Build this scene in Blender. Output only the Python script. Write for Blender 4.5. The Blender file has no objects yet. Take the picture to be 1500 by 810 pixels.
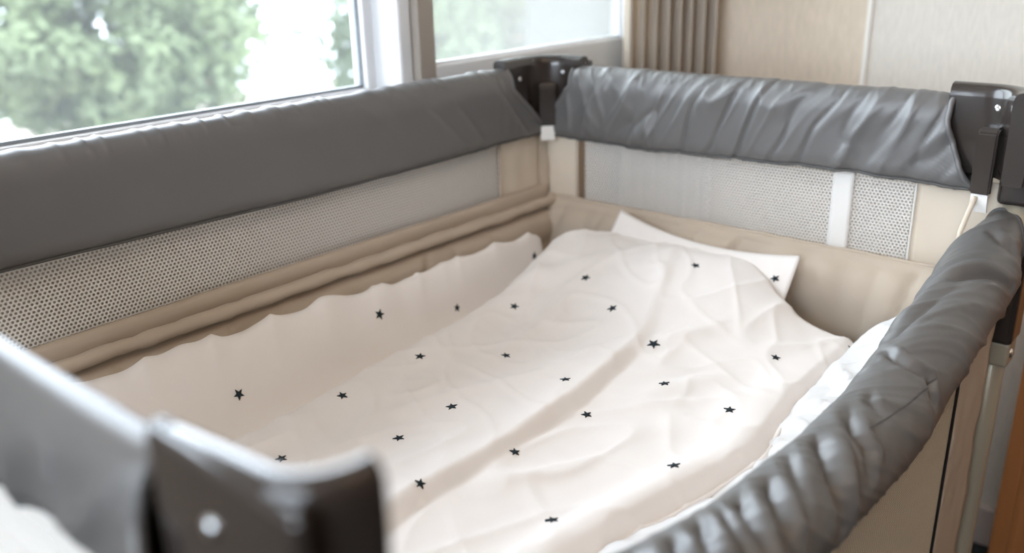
import bpy, bmesh, math, random
import numpy as np
from mathutils import Vector, Matrix, noise

S = bpy.context.scene
COL = S.collection
random.seed(7)

# ------------------------------------------------------------------ camera
cam_d = bpy.data.cameras.new('camera')
cam = bpy.data.objects.new('camera', cam_d); COL.objects.link(cam)
_r = Vector((0.65248202, -0.75742765, -0.02388647))
_u = Vector((0.27469701, 0.20702433, 0.93897949))
_f = Vector((0.70626395, 0.61922878, -0.34314277))
mw = Matrix((( _r.x, _u.x, -_f.x, -0.13757), (_r.y, _u.y, -_f.y, -0.21062), (_r.z, _u.z, -_f.z, 0.94704), (0, 0, 0, 1)))
cam.matrix_world = mw
cam_d.sensor_width = 36.0
cam_d.lens = 1306.02 / 1500 * 36
cam_d.clip_start = 0.02
cam_d.clip_end = 2000
cam_d.dof.use_dof = True
cam_d.dof.focus_distance = 0.92
cam_d.dof.aperture_fstop = 3.0
S.camera = cam

# ------------------------------------------------------------------ world, light, exposure
W = bpy.data.worlds.new('sky'); S.world = W; W.use_nodes = True
_n = W.node_tree.nodes; _b = _n['Background']
_b.inputs['Color'].default_value = (0.86, 0.94, 1.05, 1)
_b.inputs['Strength'].default_value = 9.0


def area(name, loc, rot, sx, sy, power, col):
    l = bpy.data.lights.new(name, 'AREA'); l.shape = 'RECTANGLE'; l.size = sx; l.size_y = sy
    l.energy = power; l.color = col
    o = bpy.data.objects.new(name, l); COL.objects.link(o); o.location = loc; o.rotation_euler = rot
    return o


# daylight portal in the window opening (guides sampling only)
pt = area('window_portal', (0.70, 0.93, 1.41), (math.radians(-90), 0, 0), 1.44, 1.42, 1, (1, 1, 1))
pt.data.cycles.is_portal = True
p2 = area('window_portal', (-1.62, 0.05, 1.43), (0, math.radians(-90), 0), 1.36, 1.8, 1, (1, 1, 1))
p2.data.cycles.is_portal = True
# ceiling lamps of the room, warm
area('ceiling_lamp', (0.2, -1.0, 2.22), (0, 0, 0), 0.9, 0.9, 4.5, (1.0, 0.68, 0.44))
area('ceiling_lamp', (-0.9, -0.9, 2.22), (0, 0, 0), 0.9, 0.9, 2, (1.0, 0.68, 0.44))

S.view_settings.view_transform = 'Standard'
S.view_settings.look = 'None'
S.view_settings.gamma = 1.0
S.view_settings.use_curve_mapping = False
S.view_settings.exposure = 0.44
S.cycles.use_denoising = True
S.cycles.max_bounces = 10
S.cycles.diffuse_bounces = 5
S.cycles.transparent_max_bounces = 24
S.cycles.sample_clamp_indirect = 6


# ------------------------------------------------------------------ materials
def mat(name, col, rough=0.6, spec=0.5, metal=0.0, bump=None, var=None, sheen=0.0, transl=0.0, coat=0.0):
    """bump=(scale, strength, dist, (sx,sy,sz)) ; var=(scale, amount, (sx,sy,sz))"""
    m = bpy.data.materials.new(name); m.use_nodes = True
    nt = m.node_tree; N = nt.nodes; Lk = nt.links
    p = N['Principled BSDF']
    p.inputs['Base Color'].default_value = (*col, 1)
    p.inputs['Roughness'].default_value = rough
    p.inputs['Specular IOR Level'].default_value = spec
    p.inputs['Metallic'].default_value = metal
    p.inputs['Sheen Weight'].default_value = sheen
    p.inputs['Coat Weight'].default_value = coat
    tc = N.new('ShaderNodeTexCoord')

    def noise_tex(scale, sc):
        mp = N.new('ShaderNodeMapping'); mp.inputs['Scale'].default_value = sc
        Lk.new(tc.outputs['Object'], mp.inputs['Vector'])
        t = N.new('ShaderNodeTexNoise'); t.inputs['Scale'].default_value = scale
        t.inputs['Detail'].default_value = 3
        Lk.new(mp.outputs['Vector'], t.inputs['Vector'])
        return t
    if var:
        t = noise_tex(var[0], var[2] if len(var) > 2 else (1, 1, 1))
        mr = N.new('ShaderNodeMapRange')
        mr.inputs['To Min'].default_value = 1 - var[1]; mr.inputs['To Max'].default_value = 1 + var[1]
        mr.inputs['From Min'].default_value = 0.25; mr.inputs['From Max'].default_value = 0.75
        Lk.new(t.outputs['Fac'], mr.inputs['Value'])
        mx = N.new('ShaderNodeVectorMath'); mx.operation = 'SCALE'
        mx.inputs[0].default_value = col
        Lk.new(mr.outputs['Result'], mx.inputs['Scale'])
        Lk.new(mx.outputs['Vector'], p.inputs['Base Color'])
    if bump:
        t = noise_tex(bump[0], bump[3] if len(bump) > 3 else (1, 1, 1))
        b = N.new('ShaderNodeBump'); b.inputs['Strength'].default_value = bump[1]; b.inputs['Distance'].default_value = bump[2]
        Lk.new(t.outputs['Fac'], b.inputs['Height']); Lk.new(b.outputs['Normal'], p.inputs['Normal'])
    if transl > 0:
        tr = N.new('ShaderNodeBsdfTranslucent'); tr.inputs['Color'].default_value = (*[min(1, c * 1.05) for c in col], 1)
        mix = N.new('ShaderNodeMixShader'); mix.inputs['Fac'].default_value = transl
        out = N['Material Output']
        Lk.new(p.outputs['BSDF'], mix.inputs[1]); Lk.new(tr.outputs['BSDF'], mix.inputs[2])
        Lk.new(mix.outputs['Shader'], out.inputs['Surface'])
    return m


def glass_mat(name, tint=(1, 1, 1), film=0.0, film_col=(1, 1, 1)):
    m = bpy.data.materials.new(name); m.use_nodes = True
    nt = m.node_tree; N = nt.nodes; Lk = nt.links
    N.remove(N['Principled BSDF']); out = N['Material Output']
    t = N.new('ShaderNodeBsdfTransparent'); t.inputs['Color'].default_value = (*tint, 1)
    g = N.new('ShaderNodeBsdfGlossy'); g.inputs['Roughness'].default_value = 0.02
    fr = N.new('ShaderNodeFresnel'); fr.inputs['IOR'].default_value = 1.3
    mx = N.new('ShaderNodeMixShader')
    Lk.new(fr.outputs['Fac'], mx.inputs['Fac']); Lk.new(t.outputs['BSDF'], mx.inputs[1]); Lk.new(g.outputs['BSDF'], mx.inputs[2])
    res = mx
    if film > 0:
        tl = N.new('ShaderNodeBsdfTranslucent'); tl.inputs['Color'].default_value = (*film_col, 1)
        m2 = N.new('ShaderNodeMixShader'); m2.inputs['Fac'].default_value = film
        Lk.new(mx.outputs['Shader'], m2.inputs[1]); Lk.new(tl.outputs['BSDF'], m2.inputs[2]); res = m2
    Lk.new(res.outputs['Shader'], out.inputs['Surface'])
    return m


M = dict(
    grey=mat('grey_polyester', (0.110, 0.107, 0.105), 0.46, 0.85, bump=(900, 0.12, 0.0006)),
    grey_trim=mat('grey_binding', (0.085, 0.083, 0.081), 0.5, 0.4),
    beige=mat('beige_fabric', (0.50, 0.42, 0.335), 0.6, 0.3, bump=(700, 0.12, 0.0006), var=(6, 0.05)),
    beige_light=mat('pale_fabric', (0.80, 0.715, 0.60), 0.75, 0.2, bump=(600, 0.3, 0.0008), transl=0.25),
    net=mat('net_yarn', (0.92, 0.905, 0.87), 0.7, 0.2, transl=0.2),
    net_drop=mat('net_yarn_shaded', (0.66, 0.56, 0.42), 0.7, 0.2, transl=0.15),  # same net as the other sides, with its shade put into the colour
    white=mat('white_cotton', (0.86, 0.825, 0.80), 0.85, 0.15, bump=(900, 0.18, 0.0004), sheen=0.1),
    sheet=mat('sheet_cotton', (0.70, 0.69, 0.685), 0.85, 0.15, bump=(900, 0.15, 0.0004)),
    star=mat('star_thread', (0.012, 0.022, 0.030), 0.6, 0.2),
    plastic=mat('brown_plastic', (0.030, 0.024, 0.021), 0.22, 0.5, coat=0.3),
    plastic_dark=mat('black_plastic', (0.012, 0.012, 0.012), 0.35, 0.5),
    tube=mat('beige_metal', (0.40, 0.355, 0.27), 0.35, 0.5, metal=0.25),
    steel=mat('screw_steel', (0.75, 0.78, 0.80), 0.2, 0.5, metal=1.0),
    strap=mat('white_webbing', (0.78, 0.76, 0.73), 0.7, 0.2, bump=(800, 0.3, 0.0006)),
    alu=mat('window_aluminium', (0.72, 0.73, 0.745), 0.4, 0.5, var=(3, 0.03)),
    alu_dark=mat('window_gasket', (0.25, 0.28, 0.30), 0.5, 0.3),
    shaded_stile=mat('sash_edge', (0.34, 0.30, 0.26), 0.45, 0.4),  # left stile of the right sash, its shade painted in as a brown tone
    curtain=mat('curtain_linen', (0.66, 0.59, 0.51), 0.85, 0.1, bump=(500, 0.3, 0.001), var=(60, 0.06, (1, 1, 0.05)), transl=0.45),
    wallp=mat('wallpaper_beige', (0.72, 0.675, 0.61), 0.85, 0.15, bump=(260, 0.5, 0.0012, (1, 1, 0.25)), var=(200, 0.07, (1, 1, 0.2))),
    wallp2=mat('wallpaper_tan', (0.70, 0.60, 0.485), 0.85, 0.15, bump=(260, 0.5, 0.0012, (1, 1, 0.25)), var=(200, 0.07, (1, 1, 0.2))),
    bead=mat('joint_bead_paint', (0.86, 0.83, 0.78), 0.6, 0.2),
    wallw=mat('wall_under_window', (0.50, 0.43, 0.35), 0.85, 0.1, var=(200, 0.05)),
    ceil=mat('ceiling_white', (0.78, 0.70, 0.60), 0.9, 0.1),
    base=mat('baseboard_paint', (0.62, 0.54, 0.50), 0.6, 0.3),
    carpet=mat('carpet_dark', (0.055, 0.065, 0.07), 0.95, 0.05, bump=(300, 0.8, 0.004), var=(180, 0.5)),
    wood=mat('brown_wood', (0.33, 0.135, 0.048), 0.4, 0.4, var=(26, 0.28, (1, 1, 0.06))),
    panel=mat('wood_panelling', (0.24, 0.135, 0.07), 0.6, 0.3, var=(8, 0.2, (1, 1, 0.08))),
    ground=mat('promenade', (0.42, 0.36, 0.31), 0.9, 0.1, var=(0.4, 0.1)),
    sea=mat('sea_water', (0.80, 0.84, 0.86), 0.25, 0.5, var=(0.1, 0.04)),
    pole=mat('lamp_post_paint', (0.15, 0.19, 0.22), 0.5, 0.4),
    bark=mat('tree_bark', (0.16, 0.11, 0.08), 0.9, 0.1, var=(6, 0.3)),
    leaf=mat('tree_leaves', (0.085, 0.108, 0.052), 0.6, 0.3, var=(0.9, 0.55), transl=0.35),
    leaf2=mat('tree_leaves_light', (0.085, 0.112, 0.055), 0.6, 0.3, var=(1.1, 0.45), transl=0.35),
    glass=glass_mat('window_glass', (0.955, 0.97, 0.975), 0.025, (0.75, 0.80, 0.80)),  # faint translucent film stands in for veiling glare over the view
    screen=glass_mat('hazy_glass', (0.90, 0.92, 0.90), 0.10, (0.62, 0.63, 0.61)),
    board=mat('base_board', (0.35, 0.28, 0.2), 0.7, 0.3),
    lampglass=mat('lamp_globe', (0.55, 0.6, 0.62), 0.3, 0.5),
)


# ------------------------------------------------------------------ helpers
def link(name, me, m, parent=None, smooth=True):
    o = bpy.data.objects.new(name, me); COL.objects.link(o)
    if m is not None:
        me.materials.append(m)
    if smooth:
        me.polygons.foreach_set('use_smooth', [True] * len(me.polygons))
    if parent is not None:
        o.parent = parent
        o.matrix_parent_inverse = parent.matrix_world.inverted() if False else Matrix.Identity(4)
        o.location = -Vector(parent_loc(parent))
    return o


def parent_loc(p):
    v = Vector(p.location)
    while p.parent is not None:
        p = p.parent; v = v + Vector(p.location)
    return v


def thing(name, label, cat, loc):
    o = bpy.data.objects.new(name, None); COL.objects.link(o); o.location = loc
    o.empty_display_size = 0.05
    o['label'] = label; o['category'] = cat
    return o


def tag(o, label, cat, group=None):
    o['label'] = label; o['category'] = cat
    if group: o['group'] = group
    return o


def struct(o):
    o['kind'] = 'structure'; return o


def mesh(verts, faces):
    me = bpy.data.meshes.new('m'); me.from_pydata([tuple(v) for v in verts], [], [tuple(f) for f in faces]); me.update(); return me


def bm_mesh(bm):
    me = bpy.data.meshes.new('m'); bm.normal_update(); bm.to_mesh(me); bm.free(); return me


def box_bm(bm, lo, hi, bev=0.0, seg=2):
    lo = Vector(lo); hi = Vector(hi)
    r = bmesh.ops.create_cube(bm, size=1.0)
    vs = r['verts']
    for v in vs:
        v.co = Vector((lo[i] + (v.co[i] + 0.5) * (hi[i] - lo[i]) for i in range(3)))
    if bev > 0:
        es = list({e for v in vs for e in v.link_edges})
        bmesh.ops.bevel(bm, geom=es, offset=bev, segments=seg, affect='EDGES', profile=0.5)


def box(name, lo, hi, m, parent=None, bev=0.0, seg=2, smooth=False):
    bm = bmesh.new(); box_bm(bm, lo, hi, bev, seg)
    return link(name, bm_mesh(bm), m, parent, smooth)


def grid(nu, nv, fn, close_v=False, close_u=False):
    vs = []; fs = []
    for i in range(nu):
        for j in range(nv):
            vs.append(fn(i / (nu - 1 if not close_u else nu), j / (nv - 1 if not close_v else nv)))
    for i in range(nu if close_u else nu - 1):
        for j in range(nv if close_v else nv - 1):
            a = i * nv + j; b = ((i + 1) % nu) * nv + j
            c = ((i + 1) % nu) * nv + (j + 1) % nv; d = i * nv + (j + 1) % nv
            fs.append((a, b, c, d))
    return vs, fs


def tube(name, pts, r, m, parent=None, n=8, rad=None):
    pts = [Vector(p) for p in pts]; vs = []; fs = []
    prev = None
    for k, p in enumerate(pts):
        t = (pts[min(k + 1, len(pts) - 1)] - pts[max(k - 1, 0)]).normalized()
        a = prev - t * prev.dot(t) if prev is not None else t.orthogonal()
        a.normalize(); prev = a; b = t.cross(a)
        rr = rad[k] if rad else r
        for q in range(n):
            th = 2 * math.pi * q / n
            vs.append(p + (a * math.cos(th) + b * math.sin(th)) * rr)
    for k in range(len(pts) - 1):
        for q in range(n):
            fs.append((k * n + q, k * n + (q + 1) % n, (k + 1) * n + (q + 1) % n, (k + 1) * n + q))
    fs.append(tuple(range(n - 1, -1, -1))); fs.append(tuple((len(pts) - 1) * n + q for q in range(n)))
    return link(name, mesh(vs, fs), m, parent)


def disc_screw(name, c, nrm, r, m, parent):
    nrm = Vector(nrm).normalized(); a = nrm.orthogonal().normalized(); b = nrm.cross(a); c = Vector(c)
    vs = []; fs = []
    prof = [(1.0, -0.3), (1.0, 0.12), (0.75, 0.38), (0.35, 0.5), (0.18, 0.30)]
    n = 12
    for (rr, h) in prof:
        for q in range(n):
            th = 2 * math.pi * q / n
            vs.append(c + (a * math.cos(th) + b * math.sin(th)) * rr * r + nrm * h * r)
    for k in range(len(prof) - 1):
        for q in range(n):
            fs.append((k * n + q, k * n + (q + 1) % n, (k + 1) * n + (q + 1) % n, (k + 1) * n + q))
    fs.append(tuple((len(prof) - 1) * n + q for q in range(n)))
    return link(name, mesh(vs, fs), m, parent)


def sstep(a, b, x):
    t = max(0.0, min(1.0, (x - a) / (b - a))); return t * t * (3 - 2 * t)


def interp(x, xs, ys):
    return float(np.interp(x, xs, ys))


def cspl(xs, ys):
    """Catmull-like smooth interpolation (monotone-ish cubic)"""
    xs = np.array(xs, float); ys = np.array(ys, float); d = np.gradient(ys, xs)

    def f(x):
        x = min(max(x, xs[0]), xs[-1]); k = min(max(int(np.searchsorted(xs, x)) - 1, 0), len(xs) - 2)
        h = xs[k + 1] - xs[k]; t = (x - xs[k]) / h
        return ((2 * t**3 - 3 * t**2 + 1) * ys[k] + (t**3 - 2 * t**2 + t) * h * d[k]
                + (-2 * t**3 + 3 * t**2) * ys[k + 1] + (t**3 - t**2) * h * d[k + 1])
    return f


def ns(x, y, z=0.0):
    return noise.noise(Vector((x, y, z)))


def ridged(x, y, z=0.0):
    return 1 - abs(2 * noise.noise(Vector((x, y, z))))


# ------------------------------------------------------------------ dimensions
L = 0.992          # crib length (x), corner A and B at x = L
Wd = 0.700         # crib width (y), corner A and D at y = Wd
ZT = 0.780         # top of the padded rails
ZH = 0.666         # hem of the covers
ZL = 0.565         # top of the padded liner
FZ = -0.12         # floor
XW = 1.49          # right wall
YW = 0.765         # wall under the window

# ------------------------------------------------------------------ room shell
struct(box('floor', (-2.6, -2.6, FZ - 0.05), (XW + 0.1, 1.0, FZ), M['carpet']))
struct(box('ceiling', (-2.6, -2.6, 2.26), (XW + 0.1, 1.0, 2.32), M['ceil']))
struct(box('wall_back', (-2.6, -2.6, FZ), (XW + 0.1, -2.5, 2.26), M['panel']))
wl = struct(box('wall_left', (-1.7, -2.5, FZ), (-1.6, 1.0, 0.75), M['panel']))
box('upper_band', (-1.7, -2.5, 2.1), (-1.6, 1.0, 2.26), M['wallp'], wl)
box('pier', (-1.7, -2.5, 0.75), (-1.6, -0.85, 2.1), M['panel'], wl)
w3 = struct(box('window_3', (-1.685, -0.85, 0.75), (-1.635, 0.95, 0.79), M['alu'], None, 0.003))
for yy in (-0.85, 0.03, 0.91):
    box('stile', (-1.685, yy, 0.79), (-1.635, yy + 0.04, 2.06), M['alu'], w3, 0.003)
box('top_rail', (-1.685, -0.85, 2.06), (-1.635, 0.95, 2.1), M['alu'], w3, 0.003)
box('glass_pane', (-1.662, -0.81, 0.79), (-1.658, 0.03, 2.06), M['glass'], w3)
box('glass_pane', (-1.662, 0.07, 0.79), (-1.658, 0.91, 2.06), M['glass'], w3)
wr = struct(box('wall_right', (XW, -2.5, FZ), (XW + 0.1, 1.0, 2.26), M['wallp']))
# the strip of wallpaper nearer the window is a warmer sheet; a pale bead covers the joint
box('wallpaper_sheet', (XW - 0.002, 0.374, FZ + 0.081), (XW + 0.001, 0.80, 2.26), M['wallp2'], wr)
box('joint_bead', (XW - 0.006, 0.368, FZ + 0.081), (XW + 0.001, 0.376, 2.26), M['bead'], wr, 0.0015)
struct(box('baseboard_right', (XW - 0.014, -2.5, FZ), (XW, 0.76, FZ + 0.08), M['base'], None, 0.004))
# window wall: one mesh per band around the openings
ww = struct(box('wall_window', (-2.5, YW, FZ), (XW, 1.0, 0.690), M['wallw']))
box('upper_band', (-2.5, YW, 2.1), (XW, 1.0, 2.26), M['wallp'], ww)
box('right_pier', (1.40, 0.80, 0.690), (XW, 1.0, 2.1), M['wallp'], ww)
box('left_pier', (-1.6, YW, 0.690), (0.0, 1.0, 2.1), M['wallp'], ww)
struct(box('trim_1', (0.0, YW - 0.012, 0.690), (1.40, 1.0, 0.712), M['alu'], None, 0.004))   # window sill


def window(name, x0, x1, y, z0, z1, stile_l, stile_r, rail_b, fm, gm, dep=0.03, extra=None):
    """sash: outer box x0..x1, z0..z1, glass recessed"""
    bm = bmesh.new()
    box_bm(bm, (x0, y - dep / 2, z0), (x1, y + dep / 2, z0 + rail_b), 0.003)
    fr = struct(link(name, bm_mesh(bm), fm, None, False))
    box('stile', (x0 - 0.0015, y - dep / 2 - 0.001, z0 - 0.001), (x0 + stile_l, y + dep / 2 + 0.001, z1), M['shaded_stile'] if extra == 'shaded_stile' else fm, fr, 0.002)
    box('stile', (x1 - stile_r, y - dep / 2 - 0.001, z0 - 0.001), (x1 + 0.0015, y + dep / 2 + 0.001, z1), fm, fr, 0.002)
    box('top_rail', (x0, y - dep / 2, z1 - 0.04), (x1, y + dep / 2, z1), fm, fr, 0.002)
    g = box('gasket', (x0 + stile_l, y - 0.004, z0 + rail_b), (x1 - stile_r, y + 0.006, z0 + rail_b + 0.004), M['alu_dark'] if extra is None else fm, fr)
    box('gasket', (x1 - stile_r - 0.003, y - 0.004, z0 + rail_b), (x1 - stile_r, y + 0.006, z1 - 0.04), M['alu_dark'] if extra is None else fm, fr)
    box('glass_pane', (x0 + stile_l - 0.004, y - 0.002, z0 + rail_b - 0.004), (x1 - stile_r + 0.004, y + 0.002, z1 - 0.036), gm, fr)
    return fr


w1 = window('window_1', 0.0, 0.776, 0.875, 0.712, 2.1, 0.04, 0.015, 0.043, M['alu'], M['glass'])
w2 = window('window_2', 0.805, 1.40, 0.80, 0.705, 2.1, 0.032, 0.055, 0.080, M['alu'], M['screen'], 0.026, 'shaded_stile')
struct(box('trim_2', (0.777, 0.800, 0.712), (0.803, 0.90, 2.1), M['alu'], None, 0.004))

# ------------------------------------------------------------------ outside
GZ = -6.0
sea_me = mesh([(-400, 43.5, GZ - 0.05), (800, 43.5, GZ - 0.05), (800, 900, GZ - 0.05), (-400, 900, GZ - 0.05)], [(0, 1, 2, 3)])
struct(link('sea', sea_me, M['sea'], None, False))
struct(box('ground', (-300, 1.5, GZ - 0.4), (500, 44.0, GZ), M['ground']))


def crown_mesh(center, rad, n_clump, n_leaf, seed, flat=0.8):
    rnd = random.Random(seed); vs = []; fs = []
    cl = []
    for _ in range(n_clump):
        while True:
            p = Vector((rnd.uniform(-1, 1), rnd.uniform(-1, 1), rnd.uniform(-1, 1)))
            if 0.35 < p.length < 1: break
        cl.append((Vector((p.x * rad, p.y * rad, p.z * rad * flat)), rnd.uniform(0.20, 0.34) * rad))
    for _ in range(n_leaf):
        c, r = rnd.choice(cl)
        d = Vector((rnd.gauss(0, 1), rnd.gauss(0, 1), rnd.gauss(0, 1))).normalized()
        p = Vector(center) + c + d * r * rnd.uniform(0.75, 1.05)
        nn = (d + Vector((rnd.uniform(-.6, .6), rnd.uniform(-.6, .6), rnd.uniform(-.6, .6)))).normalized()
        a = nn.orthogonal().normalized(); th = rnd.uniform(0, 6.28); b = nn.cross(a)
        a, b = a * math.cos(th) + b * math.sin(th), b * math.cos(th) - a * math.sin(th)
        s = rnd.uniform(0.07, 0.13)
        k = len(vs)
        vs += [p - a * s, p - b * s * .5 + nn * s * .12, p + a * s, p + b * s * .5 + nn * s * .12]
        fs.append((k, k + 1, k + 2, k + 3))
    return mesh(vs, fs)


def tree(label, center, rad, seed, m, nc, nl, flat=0.8):
    base = Vector((center[0], center[1], GZ))
    t = thing('tree', label, 'tree', base)
    link('foliage', crown_mesh(center, rad, nc, nl, seed, flat), m, t)
    top = Vector(center)
    pts = [base + (top - base) * k / 6 + Vector((0.12 * math.sin(k * 1.3), 0.1 * math.cos(k), 0)) for k in range(7)]
    pts[0] = base
    tube('trunk', pts, 0.2, M['bark'], t, 10, [0.26 - 0.025 * k for k in range(7)])
    rnd = random.Random(seed + 5)
    for k in range(7):
        a = rnd.uniform(0, 6.28); e = Vector((math.cos(a), math.sin(a), rnd.uniform(.2, .9))) * rad * 0.75
        s = base + (top - base) * rnd.uniform(.75, .95)
        tube('branch', [s, s + e * .5 + Vector((0, 0, .1)), s + e], 0.06, M['bark'], t, 6, [.09, .06, .025])
    return t


def cam_pt(u, v, dist):
    d = _r * ((u - 750) / 1306.02) - _u * ((v - 405) / 1306.02) + _f
    return Vector((-0.13757, -0.21062, 0.94704)) + d.normalized() * dist


tree('round green tree beyond the left window pane', (6.15, 12.7, -0.25), 1.98, 11, M['leaf'], 80, 17000, 0.78)
tree('green tree partly hidden by the window mullion and hazy pane', (12.7, 12.4, 0.25), 2.6, 23, M['leaf2'], 110, 34000, 0.95)
lp = thing('street_lamp', 'thin grey street lamp post standing alone by the bright water', 'lamp', (29.2, 41.3, GZ))
tube('post', [(29.2, 41.3, GZ), (29.2, 41.3, GZ + 0.6), (29.2, 41.3, GZ + 2.4)], 0.09, M['pole'], lp, 10, [0.16, 0.10, 0.08])
bm = bmesh.new(); bmesh.ops.create_uvsphere(bm, u_segments=14, v_segments=8, radius=0.26)
for v in bm.verts: v.co += Vector((29.2, 41.3, GZ + 2.55))
link('lamp_globe', bm_mesh(bm), M['pole'], lp)
bm = bmesh.new(); bmesh.ops.create_cone(bm, segments=14, radius1=0.34, radius2=0.05, depth=0.22, cap_ends=True)
for v in bm.verts: v.co += Vector((29.2, 41.3, GZ + 2.8))
link('lamp_cap', bm_mesh(bm), M['pole'], lp)

# ------------------------------------------------------------------ curtain
ct = thing('curtain', 'beige pleated curtain drawn back in the corner beside the window', 'curtain', (1.38, 0.71, FZ + 0.02))


def curtain_pt(u, v):
    # u along the stack, v height
    n = 7.5
    base = Vector((1.262, 0.735, 0)).lerp(Vector((1.452, 0.660, 0)), u)
    t = Vector((0.19, -0.075, 0)).normalized(); nrm = Vector((-t.y, t.x, 0)) * -1
    ph = 2 * math.pi * n * u + 0.5 * ns(u * 3, v * 1.5, 3)
    amp = 0.024 * (1 + .35 * ns(u * 9, v * .6, 1)) * (0.9 + .1 * (1 - v))
    s = math.sin(ph); s = math.copysign(abs(s) ** 0.7, s)
    p = base + nrm * amp * s + t * 0.006 * math.sin(2 * ph)
    p.z = FZ + 0.02 + v * 2.14
    return p


vs, fs = grid(200, 24, curtain_pt)
o = link('drape', mesh(vs, fs), M['curtain'], ct)
sm = o.modifiers.new('t', 'SOLIDIFY'); sm.thickness = 0.0012
tube('curtain_rail', [(1.18, 0.715, 2.19), (1.32, 0.705, 2.19), (1.47, 0.66, 2.19)], 0.012, M['alu'], ct, 10)

# ------------------------------------------------------------------ wooden cabinet at right
cb = thing('wooden_cabinet', 'brown wooden cabinet edge standing right of the crib leg', 'cabinet', (1.30, -0.25, FZ))
box('side_panel', (1.262, -0.50, FZ), (1.285, 0.005, 0.62), M['wood'], cb, 0.002)
box('front_stile', (1.258, -0.018, FZ), (1.262, 0.007, 0.62), M['wood'], cb, 0.001)
box('inset_panel', (1.2595, -0.49, FZ + 0.03), (1.262, -0.0225, 0.60), M['wood'], cb, 0.001)
box('body', (1.285, -0.495, FZ), (1.47, 0.0, 0.615), M['wood'], cb, 0.002)
box('top_panel', (1.25, -0.51, 0.62), (1.475, 0.012, 0.645), M['wood'], cb, 0.003)

# ------------------------------------------------------------------ CRIB
crib = thing('portable_crib', 'grey and beige folding travel crib with one side rail dropped', 'crib', (L / 2, Wd / 2, FZ))

# legs
for (x, y) in ((0, 0), (L, 0), (0, Wd), (L, Wd)):
    lg = tube('leg', [(x, y, FZ + 0.025), (x, y, 0.1), (x, y, 0.3), (x, y, 0.70)], 0.0155, M['tube'], crib, 20)
    ft = bm = bmesh.new()
    box_bm(bm, (x - 0.028, y - 0.028, FZ), (x + 0.028, y + 0.028, FZ + 0.045), 0.008, 3)
    link('foot', bm_mesh(bm), M['plastic_dark'], crib, False)


CX, CY = -0.010, -0.008      # near corner stands a touch outward


# corner brackets ------------------------------------------------------------
def bracket(name, cx, cy, sx, sy, lx, ly, R=0.052, zo=0.0, thick=1.0):
    """shell swept round a corner; sx, sy = inward directions; lx, ly arm lengths"""
    pts = []
    # plan centre line from arm along y to arm along x
    pts.append((0.0, ly)); pts.append((0.0, (ly + R) * .5)); 
    for k in range(13):
        th = math.pi + (math.pi / 2) * k / 12
        pts.append((R + R * math.cos(th), R + R * math.sin(th)))
    pts.append(((lx + R) * .5, 0.0)); pts.append((lx, 0.0))
    # section (offset outward+, z): closed rounded loop
    sec = [(0.009, 0.690), (0.0105, 0.72), (0.0115, 0.755), (0.0125, 0.780), (0.012, 0.7865), (0.009, 0.7905), (0.004, 0.7925),
           (-0.002, 0.7925), (-0.008, 0.7905), (-0.0115, 0.7865), (-0.0125, 0.778), (-0.012, 0.74), (-0.012, 0.70), (-0.011, 0.690)]
    vs = []; fs = []; n = len(sec)
    for k, p in enumerate(pts):
        a = Vector(pts[max(k - 1, 0)]); b = Vector(pts[min(k + 1, len(pts) - 1)]); t = (b - a).normalized()
        nr = Vector((t.y, -t.x)) * -1   # outward check below
        if nr.dot(Vector((-1, -1))) < 0: nr = -nr
        for (d, z) in sec:
            q = Vector(p) + nr * d * thick
            vs.append(Vector((cx + sx * q.x, cy + sy * q.y, z + zo - (0.008 * q.y / 0.086 if thick < 1 else 0.0))))
    for k in range(len(pts) - 1):
        for j in range(n):
            fs.append((k * n + j, k * n + (j + 1) % n, (k + 1) * n + (j + 1) % n, (k + 1) * n + j))
    fs.append(tuple(range(n))); fs.append(tuple((len(pts) - 1) * n + j for j in range(n - 1, -1, -1)))
    me = mesh(vs, fs)
    bm = bmesh.new(); bm.from_mesh(me); bmesh.ops.recalc_face_normals(bm, faces=bm.faces)
    # collar round the leg under the shell
    box_bm(bm, (cx - 0.021, cy - 0.021, 0.660), (cx + 0.021, cy + 0.021, 0.735), 0.006, 3)
    bm.to_mesh(me); bm.free()
    o = link(name, me, M['plastic'], crib)
    o.data.set_sharp_from_angle(angle=math.radians(50)) if hasattr(o.data, 'set_sharp_from_angle') else None
    return o


def rnd_bar(bm, pts, w, h):
    pass


brA = bracket('corner_bracket', L, Wd, -1, -1, 0.108, 0.078)
brB = bracket('corner_bracket', L, 0.0, -1, 1, 0.054, 0.088)
brC = bracket('corner_bracket', -0.0055, -0.011, 1, 1, 0.024, 0.086, 0.022, 0.0045, 0.6)
brD = bracket('corner_bracket', CX, Wd, 1, -1, 0.108, 0.078)
# outside boss along the short side (its straight top edge shows on the near corner)
for (br, cx, cy, sx, sy) in ((brA, L, Wd, -1, -1), (brB, L, 0, -1, 1), (brC, -0.0055, -0.011, 1, 1), (brD, CX, Wd, 1, -1)):
    bm = bmesh.new()
    near = br is brC
    ow = 0.0085 if near else 0.0205
    x0, x1 = sorted((cx - sx * ow, cx - sx * 0.002)); y0, y1 = sorted((cy + sy * (-0.004 if near else 0.004), cy + sy * (0.088 if near else 0.082)))
    box_bm(bm, (x0, y0, 0.685), (x1, y1, 0.7905 if near else 0.7855), 0.0042 if near else 0.0038, 4)
    b = link('rail_sleeve', bm_mesh(bm), M['plastic'], br, False)
    if near:
        box('slot', (-0.0100, 0.071, 0.7860), (-0.0040, 0.079, 0.7903), M['plastic_dark'], br, 0.0008)
    disc_screw('screw', (cx - sx * ow, cy + sy * 0.047, 0.766), (-sx, 0, 0), 0.0042, M['steel'], b)
disc_screw('screw', (L - 0.013, Wd - 0.047, 0.768), (-1, 0, 0), 0.0038, M['steel'], brA)
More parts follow.
